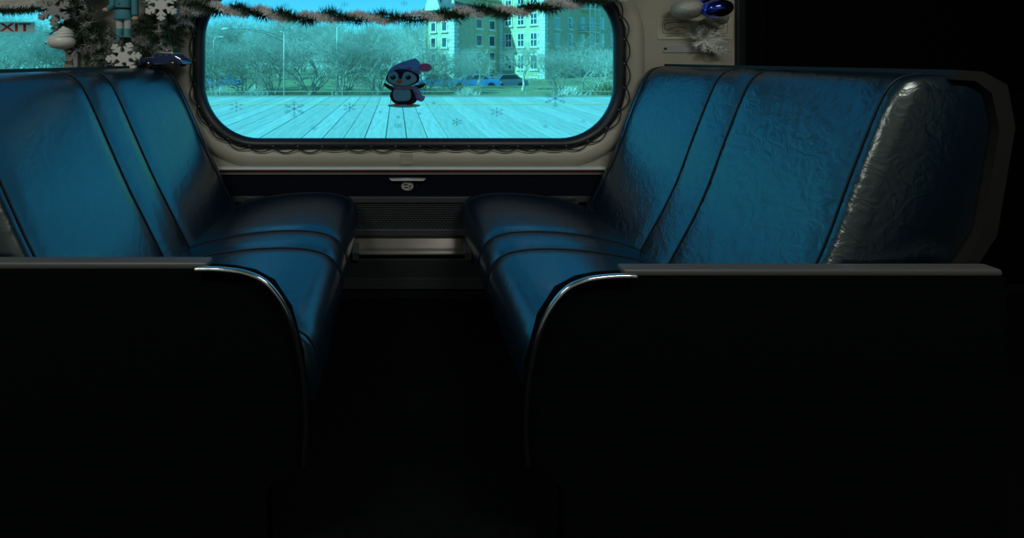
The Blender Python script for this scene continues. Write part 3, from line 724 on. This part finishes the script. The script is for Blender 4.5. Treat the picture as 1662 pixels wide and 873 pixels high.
# --- swag garland across the main window
YG = D-.085
gpts = [(296, 16), (330, 12), (360, 15), (392, 17), (425, 20), (455, 25), (490, 29), (525, 26), (562, 28), (600, 28), (640, 29), (690, 27), (722, 26), (745, 21), (775, 18), (810, 19), (842, 17), (876, 12), (915, 7), (948, 2), (985, -5), (1018, -13)]
gp = smooth_path([P(a, b, YG) for a, b in gpts], 6)
g1, g2 = [], []
for i, p in enumerate(gp):
    a = i*2*math.pi/13.5
    o = Vector((0, math.cos(a), math.sin(a)))*.017
    g1.append(p+o); g2.append(p-o)
gar = thing('pine_garland', 'green pine garland twisted with pinkish white tinsel across the main window', 'garland', tuple(P(660, 29, YG)))
MB().tube(gp, .004, 5).build('stem', M_twig, gar)
rr = random.Random(3)
b = MB(); strand(b, g1, 5200, .045, .0021, 1.0, rr); tag(b.build('green_needles', M_green, gar), kind='stuff')
b = MB(); strand(b, g2, 7500, .031, .0022, 1.0, rr); tag(b.build('white_tinsel', M_tinsel, gar), kind='stuff')
for (a, v, c, w_) in ((742, 32, 749, 40), (787, 9, 792, 16), (819, 33, 824, 25), (870, 2, 874, 10), (388, 4, 392, 14), (925, 12, 929, 4)):
    MB().tube([P(a, v, YG-.02), P(c, w_, YG-.015)], .0026, 5).build('wire_tip', M_twig, gar)
# --- wreath on the pier between the windows
YW = D-.09
wr = thing('wreath', 'round frosted green pine wreath hung on the wall between the windows', 'wreath', tuple(P(199, 12, YW)))
ring_ = []
for i in range(64):
    a = 2*math.pi*i/64; ring_.append(P(199+80*math.cos(a), 10-72*math.sin(a), YW))
ring_.append(ring_[0])
MB().tube(ring_[:-1], .018, 8, closed=True).build('ring_core', M_twig, wr)
bg_, bf_ = MB(), MB()
for i in range(64):
    fr = ((i*7) % 16) < 6
    for sp in range(8):
        p = ring_[i]; tg = (ring_[(i+1) % 64]-p).normalized()
        a = tg.orthogonal().normalized(); a.rotate(Matrix.Rotation(rr.uniform(0, 6.283), 3, tg)); 
        if a.y > .3: a.y = -a.y*.3
        d = (a*1.0+tg*rr.uniform(-.6, .6)).normalized(); q = p+d*rr.uniform(.07, .12)
        sub = [p.lerp(q, k/6) for k in range(7)]
        f = rr.random() < (.75 if fr else .18)
        strand(bf_ if f else bg_, sub, 60, .038, .0021 if f else .0020, .8, rr, fwd=.9)
bg_.v and tag(bg_.build('green_needles', M_green, wr), kind='stuff')
tag(bf_.build('frosted_needles', mat('wreath_frost', (.42, .43, .42), .7), wr), kind='stuff')
# --- short garland over the left window
g3 = smooth_path([P(a, b, YG) for a, b in ((-70, 6), (-30, 9), (0, 9), (25, 9), (50, 7), (78, 6), (100, 12))], 6)
ga2 = thing('pine_garland', 'white tinsel garland with green fringe over the exit window', 'garland', tuple(P(20, 9, YG)))
MB().tube(g3, .004, 5).build('stem', M_twig, ga2)
b = MB(); strand(b, [p+Vector((0, 0, .012)) for p in g3], 3200, .036, .0022, 1., rr); tag(b.build('white_tinsel', mat('white_tinsel', (.95, .92, .85), .55), ga2), kind='stuff')
b = MB(); strand(b, [p+Vector((0, .01, -.022)) for p in g3], 1700, .036, .0021, 1., rr); tag(b.build('green_needles', M_green, ga2), kind='stuff')
# --- hanging snowflakes
for (u, v, r, Y, lb, m) in ((262, 8, 27, D-.21, 'white felt snowflake high on the right side of the wreath', M_flake), (201, 93, 27, D-.21, 'white felt snowflake at the bottom of the wreath', M_flake),
                            (88, 17, 27, D-.2, 'grey frosted snowflake on the left side of the wreath', mat('grey_felt', (.33, .33, .32), .7))):
    o = flake_mesh(wx(u, Y), wz(v, Y), r*Y/F, Y-.004, Y+.004, math.pi/6 if u != 201 else .12, .17, 1.06, .95, 0, .34).build('snowflake_ornament', m); fixn(o); tag(o, lb, 'snowflake', 'felt snowflakes on the wreath')
# --- toy soldier in the wreath
YS = D-.15
S = lambda u, v: P(u, v, YS)
ts = thing('toy_soldier', 'toy soldier in a teal tunic and white trousers inside the wreath', 'toy soldier', tuple(S(201, 58)))
M_tun = mat('teal_tunic', (.05, .26, .33), .6); M_boot = mat('teal_boot', (.06, .27, .33), .5); M_trou = mat('pale_trousers', (.50, .56, .54), .6); M_skin = mat('painted_wood_skin', (.55, .40, .31), .6)
s_ = YS/F
def lathe_px(name, u, rows, m, par, dep=.8, n=18):
    l = [[(wx(u, YS)+r*s_*math.cos(2*math.pi*j/n), YS+r*s_*dep*math.sin(2*math.pi*j/n), wz(v, YS)) for j in range(n)] for v, r in rows]
    return sharp(fixn(MB().loft(l, cap0=True, cap1=True).build(name, m, par)), 45)
lathe_px('tunic', 200, ((-22, 6), (-19, 11), (-10, 13), (4, 12.5), (14, 11.5), (20, 12.5), (30, 14.2), (31.5, 13.8)), M_tun, ts)
lathe_px('belt', 200, ((12.6, 12.6), (13, 13.1), (15.6, 13.0), (16, 12.5)), mat('dark_belt', (.01, .015, .03), .5), ts)
for u in (194.5, 207.5):
    lathe_px('leg', u, ((30, 5.6), (47.5, 5.2)), M_trou, ts, 1.); lathe_px('boot', u, ((46.5, 5.6), (48, 5.9), (56, 5.6), (59, 6.4), (61, 6.2)), M_boot, ts, 1.2)
MB().tube(smooth_path([S(188, -14), S(182, -4), S(183, 8), S(177, 14)], 5), [.014]*16, 10).build('arm', M_tun, ts, True)
MB().tube(smooth_path([S(213, -14), S(218, -3), S(219, 12), S(219.5, 25)], 5), [.015]*16, 10).build('arm', M_tun, ts, True)
MB().ell(S(172.5, 16), .016, .012, .011, 14, 10).build('hand', M_skin, ts, True)
MB().ell(S(219.5, 30), .015, .012, .011, 14, 10).build('hand', M_skin, ts, True)
for v in (-10, -2, 7): MB().ell(S(200, v)+Vector((0, -.031, 0)), .004, .003, .004, 10, 8).build('button', M_alu, ts, True)
lathe_px('head', 200, ((-46, 6), (-43, 9), (-34, 10), (-26, 8.5), (-21, 5)), M_skin, ts, 1.); lathe_px('hat', 200, ((-72, 9), (-70, 10.5), (-46, 10), (-43, 11.5), (-42, 11)), M_tun, ts, 1.)
MB().ell(S(200, -35)+Vector((0, -.03, 0)), .005, .006, .005, 10, 8).build('nose', M_skin, ts, True)
for e in (-4, 4): MB().ell(S(200+e, -38)+Vector((0, -.027, 0)), .003, .003, .003, 8, 6).build('eye', M_cable, ts)
# --- white ornament with swirled top
YO = D-.20; s_ = YO/F
orn = thing('white_ornament', 'glossy white ornament with swirled top and pointed spout beside the exit window', 'ornament', tuple(P(100, 80, YO)))
MB().ell(P(99.5, 68, YO), 20.5*s_, 16*s_, 12.8*s_, 28, 18).build('body', M_wmetal, orn, True)
for k, (u, v, r, h) in enumerate(((102, 60, 16.5, 6), (103, 55.5, 15, 4.6), (104, 51.5, 12.5, 3.8), (104, 48, 8, 3.2), (103, 45, 3.2, 2.6))):
    MB().ell(P(u, v, YO), r*s_, r*.8*s_, h*s_, 20, 12, rot=.18).build('swirl', M_wmetal, orn, True)
sp_ = smooth_path([P(88, 66, YO), P(81, 68, YO), P(76, 70.5, YO)], 4)
MB().tube(sp_, [.024*(1-i/len(sp_))+.004 for i in range(len(sp_))], 12).build('spout', M_wmetal, orn, True)
MB().ell(P(78.5, 70.5, YO)+Vector((0, -.004, .0)), 4*s_, 3*s_, 1.8*s_, 12, 8).build('spout_tip', mat('dark_tip', (.02, .025, .03), .5), orn, True)
MB().tube([P(103, 42, YO), P(106, 20, YO), P(112, 4, YW)], .0012, 5).build('hanger', M_cable, orn)
# --- little car ornament
YC = D-.12; s_ = YC/F
co = thing('car_ornament', 'small dark blue vintage car ornament with silver trim under the wreath', 'ornament', tuple(P(272, 105, YC)))
M_cb = mat('navy_gloss', (.012, .025, .10), .2, coat=.8); M_sil = mat('silver_trim', (.6, .6, .62), .25, 1.)
def carsec(pts, y0, y1, name, m, bv=.004):
    o = fixn(MB().loft([[(wx(u, YC), y, wz(v, YC)) for u, v in pts] for y in (y0, y1)], cap0=True, cap1=True).build(name, m, co)); bevel(o, bv, 3); return o
carsec([(237, 103), (236, 96), (240, 93.5), (252, 92), (258, 91.5), (287, 90.5), (294, 92), (301, 97), (304.5, 102), (303, 104.5), (238, 105)], YC-.042, YC+.042, 'body', M_cb, .007)
carsec([(258, 93), (263, 86.5), (267, 85), (284, 85), (290, 87.5), (297, 93.5)], YC-.034, YC+.034, 'cabin', M_cb, .003)
carsec([(263, 86.4), (266.5, 84.2), (285, 84.2), (290, 86.4), (288, 87.6), (266, 87.2)], YC-.036, YC+.036, 'roof', M_sil, .003)
for a, c in ((261.5, 270), (272, 280), (282, 291)):
    carsec([(a+1.5, 92.6), (a+3, 87.8), (c-1, 87.8), (c, 92.6)], YC-.0355, YC+.0355, 'car_window', M_pane, .001)
for u in (251, 289.5):
    for y in (-.04, .04):
        MB().tube([(wx(u, YC), YC+y-.008, wz(103, YC)), (wx(u, YC), YC+y+.008, wz(103, YC))], 5.2*s_, 18).build('wheel', M_tyre, co)
    MB().ell((wx(u, YC), YC-.05, wz(102, YC)), 2.4*s_, .003, 1.9*s_, 12, 8).build('hubcap', M_chrome, co, True)
MB().tube([(wx(u, YC), YC-.043, wz(v, YC)) for u, v in ((241, 95), (252, 93.6), (260, 93.2))], .0016, 5).build('side_trim', M_sil, co)
MB().tube([(wx(u, YC), YC-.044, wz(v, YC)) for u, v in ((293, 91.5), (301, 96), (305, 102.5))], .002, 5).build('rear_trim', M_sil, co)
MB().ell((wx(271, YC), YC, wz(82, YC)), 1.8*s_, 1.8*s_, 1.6*s_, 12, 8).build('roof_light', M_white, co, True)
MB().tube([(wx(266, YC), YC, wz(83.4, YC)), (wx(276, YC), YC, wz(83.4, YC))], .003, 6).build('roof_rack', M_cable, co)
MB().tube([P(271, 82, YC), P(272, 60, YC), P(270, 48, YW)], .001, 5).build('hanger', M_cable, co)
# --- string-light cable around the main window
x0, x1, z0, z1, r0 = W1
def per(off, t):                                   # point on the rounded outline at arc length t
    a, b_, c, d, r = x0-off, x1+off, z0-off, z1+off, r0+off
    segs = [('l', (b_, d-r), (b_, c+r)), ('c', (b_-r, c+r), 0), ('l', (b_-r, c), (a+r, c)), ('c', (a+r, c+r), -90), ('l', (a, c+r), (a, d-r)), ('c', (a+r, d-r), -180), ('l', (a+r, d), (b_-r, d)), ('c', (b_-r, d-r), -270)]
    for s in segs:
        L = math.hypot(s[2][0]-s[1][0], s[2][1]-s[1][1]) if s[0] == 'l' else math.pi/2*(r0+18*px)
        if t <= L or s is segs[-1]:
            f = min(t/L, 1)
            if s[0] == 'l': return Vector((s[1][0]+(s[2][0]-s[1][0])*f, 0, s[1][1]+(s[2][1]-s[1][1])*f))
            an = math.radians(s[2]-90*f); return Vector((s[1][0]+r*math.cos(an), 0, s[1][1]+r*math.sin(an)))
        t -= L
LT = 2*(x1-x0-2*r0+z1-z0-2*r0)+4*(math.pi/2*(r0+18*px))
nsc = 46; pts = []
bul_ = []
rs = random.Random(11)
for k in range(nsc):
    amp = rs.uniform(3, 7)*px
    for j in range(8):
        f = j/8; off = 12.5*px+amp*math.sin(math.pi*f)
        p = per(off, (k+f)/nsc*LT); p.y = D-.022-.004*math.sin(math.pi*f); pts.append(p)
    q = per(9*px, k/nsc*LT); q.y = D-.0235; bul_.append(q)
sl = thing('string_lights', 'unlit black string light cable looped around the main window frame', 'string lights', ((x0+x1)/2, D-.02, z0))
MB().tube(pts, .003, 6, closed=True).build('cable', M_cable, sl, True)
inner = []
for k in range(nsc*4):
    p = per((10+2.5*math.sin(k*1.7))*px, k/(nsc*4)*LT); p.y = D-.0225; inner.append(p)
MB().tube(inner, .0022, 5, closed=True).build('cable', M_cable, sl, True)
for q in bul_:
    MB().ell(q, .0022, .0022, .0022, 8, 6).build('bulb', M_white, sl, True)
    e = per(17*px, 0)
# wire and bracket left of the wreath
MB().tube(smooth_path([P(103, 100, D-.012), P(112, 100.5, D-.014), P(118, 98, D-.016), P(121, 88, D-.016), P(122, 75, D-.016)], 5), .0022, 6).build('loose_wire', M_cable, sl)
MB().tube(smooth_path([P(116, 99, D-.014), P(119, 106, D-.016), P(120, 118, D-.014)], 5), .0022, 6).build('loose_wire', M_cable, sl)
tag(boxo('wall_bracket', wx(124), wx(131), D-.02, D, wz(122), wz(78), mat('pale_grey_paint', (.42, .44, .45), .4), None, .002), 'narrow pale grey upright strip on the wall below the white ornament', 'bracket')
# --- stickers on the panes
YP = D+.0058
def film2(name, col, a):
    m = bpy.data.materials.new(name); m.use_nodes = True; t = m.node_tree; t.nodes.clear()
    o = t.nodes.new('ShaderNodeOutputMaterial'); tr = t.nodes.new('ShaderNodeBsdfTransparent'); di = t.nodes.new('ShaderNodeBsdfDiffuse'); tl = t.nodes.new('ShaderNodeBsdfTranslucent')
    m1 = t.nodes.new('ShaderNodeMixShader'); m2 = t.nodes.new('ShaderNodeMixShader')
    di.inputs[0].default_value = (*col, 1); tl.inputs[0].default_value = (*col, 1); m1.inputs[0].default_value = .6; m2.inputs[0].default_value = a
    t.links.new(di.outputs[0], m1.inputs[1]); t.links.new(tl.outputs[0], m1.inputs[2]); t.links.new(tr.outputs[0], m2.inputs[1]); t.links.new(m1.outputs[0], m2.inputs[2]); t.links.new(m2.outputs[0], o.inputs[0])
    return m
M_cling = film2('blue_grey_cling', (.30, .50, .68), .24)
for (u, v, r, st, lb) in ((383, 173.5, 11, 1, 'six-armed snowflake sticker at the lower left of the main window'), (477, 177, 17, 0, 'largest lacy snowflake sticker on the left half of the main window'),
        (567, 174.5, 10.5, 0, 'medium snowflake sticker left of the penguin feet'), (509, 209, 5, 1, 'tiny snowflake sticker below the largest left one'), (646, 204, 6, 0, 'small snowflake sticker below the penguin'),
        (742, 198, 8, 0, 'small snowflake sticker to the lower right of the penguin'), (807, 182, 10.5, 0, 'medium snowflake sticker right of the penguin'), (902, 160, 18, 0, 'large snowflake sticker over the right end of the low fence'),
        (886, 205, 4.5, 1, 'tiny snowflake sticker under the large right one'), (948, 197, 4.5, 1, 'tiny snowflake sticker in the lower right window corner'), (463, 8, 5.5, 1, 'small snowflake sticker in the sky above the left garland'),
        (559, 7, 6.5, 1, 'small snowflake sticker in the sky above the middle garland'), (656, 5, 6, 1, 'small snowflake sticker in the sky beside the gable'), (822, 66, 7, 0, 'snowflake sticker over the sunlit brick facade'), (729, 64, 6, 0, 'snowflake sticker over the first brick wing')):
    o = flake_mesh(wx(u), wz(v), r*px, YP-.0006, YP-.0002, math.pi/6 if st == 0 else math.pi/2, .11 if r > 8 else .16, 1.08, .80, st, .14).build('snowflake_sticker', M_cling); fixn(o); tag(o, lb, 'sticker', 'snowflake stickers on the main window')
for (u, v, r, lb) in ((617.3, 182, 2.4, 'tiny round snow dot sticker at the left under the penguin'), (646, 190.3, 3.2, 'largest round snow dot sticker under the penguin'), (681.4, 184.5, 2.7, 'small round snow dot sticker at the right under the penguin'), (704, 167.3, 3.1, 'round snow dot sticker right of the penguin foot')):
    o = plate('snow_dot_sticker', [circ(wx(u), wz(v), r*px*1.05, r*px*.75)], YP-.0006, YP-.0002, M_cling); tag(o, lb, 'sticker', 'round snow dot stickers')
pg = thing('penguin_sticker', 'cartoon penguin sticker with bobble hat and scarf on the main window', 'sticker', (wx(656), D, wz(174)))
def q2(x, y): return (wx(600+x/7.275), wz(80+y/7.275))
def shape(name, pts, lay, m, ell=False):
    y = YP-.0006*(lay+1)
    if ell: cx, cy, rx, ry = pts; lp = [q2(cx+rx*math.cos(2*math.pi*i/28), cy+ry*math.sin(2*math.pi*i/28)) for i in range(28)]
    else: lp = [(p.x, p.z) for p in smooth_path([(q2(x, y_)[0], 0, q2(x, y_)[1]) for x, y_ in pts], 5, True)]
    return plate(name, [lp], y-.0005, y, m, pg)
F_blk = film2('sticker_black', (.006, .03, .05), .97); F_wht = film2('sticker_white', (.17, .50, .74), .93); F_hat = film2('sticker_hat_blue', (.10, .28, .52), .95); F_pnk = film2('sticker_pink', (.38, .13, .28), .95)
F_org = film2('sticker_orange', (.42, .17, .12), .95); F_shd = film2('sticker_shadow', (.04, .17, .24), .7); F_mau = film2('sticker_mauve', (.19, .27, .46), .95)
shape('ground_shadow', (405, 666, 195, 24), 0, F_shd, True)
shape('foot', (330, 655, 45, 16), 1, F_org, True); shape('foot', (470, 655, 50, 16), 1, F_org, True)
shape('wing', [(163, 402), (200, 408), (250, 435), (300, 455), (285, 490), (225, 470), (180, 435)], 1, F_blk)
shape('wing', [(660, 408), (645, 435), (590, 465), (540, 470), (530, 430), (590, 420)], 1, F_blk)
shape('body', [(405, 440), (520, 460), (560, 530), (565, 590), (520, 640), (405, 652), (300, 640), (250, 590), (242, 530), (290, 460)], 2, F_blk)
shape('belly', [(380, 462), (465, 475), (488, 540), (470, 595), (400, 612), (310, 605), (276, 555), (290, 480)], 3, F_wht)
shape('head', [(390, 228), (500, 245), (570, 290), (590, 345), (560, 395), (480, 430), (390, 440), (290, 430), (220, 395), (190, 345), (215, 290), (290, 245)], 4, F_blk)
shape('face', [(290, 258), (330, 290), (345, 345), (375, 350), (395, 295), (430, 265), (500, 280), (552, 330), (545, 380), (470, 418), (385, 430), (290, 415), (220, 375), (215, 320), (240, 275)], 5, F_wht)
for ex in (275, 455):
    shape('eye', (ex, 332, 32, 26), 6, F_blk, True); shape('eye_glint', (ex-8, 322, 9, 8), 7, F_wht, True)
shape('beak', (350, 382, 36, 26), 6, F_org, True)
shape('scarf', [(270, 428), (385, 440), (510, 426), (530, 450), (500, 470), (385, 478), (290, 468)], 6, F_mau)
shape('scarf_tail', [(500, 440), (560, 448), (600, 500), (620, 545), (655, 560), (625, 615), (560, 600), (530, 530)], 7, F_mau)
for (x, y, a, b_) in ((305, 450, 16, 14), (405, 458, 18, 14), (480, 448, 14, 14), (545, 520, 20, 12), (580, 585, 26, 12)): shape('scarf_stripe', (x, y, a, b_), 8, F_pnk, True)
shape('hat', [(208, 300), (225, 250), (290, 195), (400, 145), (490, 120), (535, 108), (580, 140), (600, 190), (604, 250), (592, 305), (550, 285), (470, 248), (390, 234), (310, 240), (250, 268)], 8, F_hat)
for (x, y, a, b_) in ((300, 215, 30, 18), (400, 175, 26, 16), (470, 225, 34, 14), (560, 265, 26, 18), (250, 262, 24, 14)): shape('hat_patch', (x, y, a, b_), 9, F_mau if x != 470 else F_pnk, True)
shape('bobble', (655, 215, 76, 50), 9, F_pnk, True)
# --- exit sign on the left pane
ex = thing('exit_sign', 'exit sticker with red letters on the left window', 'sign', (wx(20), D, wz(53)))
plate('sign_plate', [rrect(wx(-26), wx(55), wz(53), wz(35.5), .003, 4)], YP-.0016, YP-.0004, film2('sign_grey', (.85, .83, .72), .98), ex)
text_mesh('letters', 'EXIT', wx(-15), wx(48.5), wz(50.8), wz(37.6), YP-.0019, mat('sign_red', (.55, .04, .035), .5), ex, .0006, .022)
# --- right wall: placard, plate, bow, baubles
pc = thing('instruction_placard', 'cream instruction placard with red line drawings on the right wall', 'placard', (wx(1127), D, wz(64)))
boxo('board', wx(1066), wx(1188), D-.004, D, wz(64), wz(29), mat('cream_card', (.50, .49, .38), .5), pc, .001)
M_ink = mat('red_ink', (.30, .06, .05), .6); M_ink2 = mat('dark_ink', (.12, .10, .07), .6); M_line = mat('green_grey_ink', (.22, .25, .18), .6)
for a, c in ((1074, 1122), (1133, 1180)):
    o_ = rrect(wx(a), wx(c), wz(55), wz(33), .012, 5); i_ = rrect(wx(a)+.0025, wx(c)-.0025, wz(55)+.0025, wz(33)-.0025, .010, 5)
    plate('picture_frame', [o_, i_], D-.0052, D-.004, M_line, pc)
for st, m in (([(1079, 38), (1077, 42), (1078, 47), (1081, 49), (1088, 47), (1097, 43.5), (1103, 44)], M_ink), ([(1079, 38), (1086, 36.5), (1095, 36), (1103, 36.5), (1112, 35.5), (1117, 38)], M_ink), ([(1103, 44), (1110, 45), (1112, 47)], M_ink2), ([(1096, 51), (1101, 50)], M_ink2), ([(1134, 40), (1138, 38), (1144, 39)], M_ink), ([(1154, 46), (1160, 45), (1168, 47), (1174, 43), (1172, 40)], M_ink)):
    MB().tube(smooth_path([(wx(a), D-.0045, wz(b_)) for a, b_ in st], 4), .0018, 5).build('drawn_line', m, pc)
for a, c in ((1080, 1092), (1094, 1104), (1106, 1112), (1160, 1168), (1170, 1176)):
    boxo('caption_line', wx(a), wx(c), D-.0048, D-.004, wz(59), wz(57.8), M_ink2, pc)
mp = thing('metal_plate', 'narrow metal plate with two screws below the instruction placard', 'plate', (wx(1125), D, wz(86)))
plate('strip', [rrect(wx(1075), wx(1175.5), wz(85.2), wz(72.8), .006, 4)], D-.005, D, mat('satin_plate', (.52, .54, .55), .35, .35), mp)
for u in (1078.8, 1171.5): plate('screw', [circ(wx(u), wz(79), 2.3*px, 1.8*px, 14)], D-.008, D-.005, M_cable, mp)
bw = thing('tinsel_bow', 'white frosted tinsel bow over the metal plate and placard', 'bow', tuple(P(1143, 66, D-.04)))
b = MB(); c0 = P(1141, 66, D-.03)
for (du, dv, n_) in ((-20, -8, 7), (-16, 6, 7), (-6, -20, 6), (10, -14, 8), (22, 2, 8), (28, 16, 8), (8, 16, 8), (-4, 14, 6), (-12, -14, 5), (20, 20, 6)):
    for k in range(n_):
        e = c0+Vector(((du+rr.uniform(-5, 5))*px, -rr.uniform(.0, .05), -(dv+rr.uniform(-4, 4))*px))
        strand(b, [c0.lerp(e, t_/4) for t_ in range(5)], 34, .022, .0017, .6, rr, fwd=.8)
tag(b.build('tinsel_strands', M_frost, bw), kind='stuff')
MB().ell(c0, .012, .012, .012, 10, 8).build('knot', M_frost, bw)
def bauble(u, v, ru, rv, Y, m, lb, rot=0.):
    t = thing('bauble', lb, 'bauble', tuple(P(u, v, Y)), 'baubles on the right wall')
    s2 = Y/F; MB().ell(P(u, v, Y), ru*s2, (ru+rv)/2*s2, rv*s2, 36, 22, rot).build('ball', m, t, True)
    MB().tube([P(u, v-rv+.5, Y), P(u, v-rv-3.5, Y)], .009, 12).build('cap', M_sil, t)
    MB().tube([P(u, v-rv-3.5, Y), P(1142, -45, D-.02)], .001, 5).build('string', M_cable, t)
M_glit = mat('silver_glitter', (.52, .49, .45), .45, .6, var=.35, vscale=320, bump=.4, bscale=400)
M_blu = mat('blue_mirror', (.03, .09, .75), .08, 1., coat=1.)
bauble(1115.5, 14.5, 24.5, 17, D-.09, M_glit, 'silver glitter bauble left of the shiny blue bauble', .08)
bauble(1163, 14, 23.5, 15.2, D-.15, M_blu, 'large shiny blue bauble above the instruction placard', .1)
bauble(1164, 29, 16, 13, D-.06, mat('pale_silver', (.50, .54, .50), .35, .5), 'pale silver bauble half hidden below the shiny blue bauble')
bauble(1140, 1, 13, 9, D-.05, M_blu, 'small blue bauble behind the silver and blue ones')
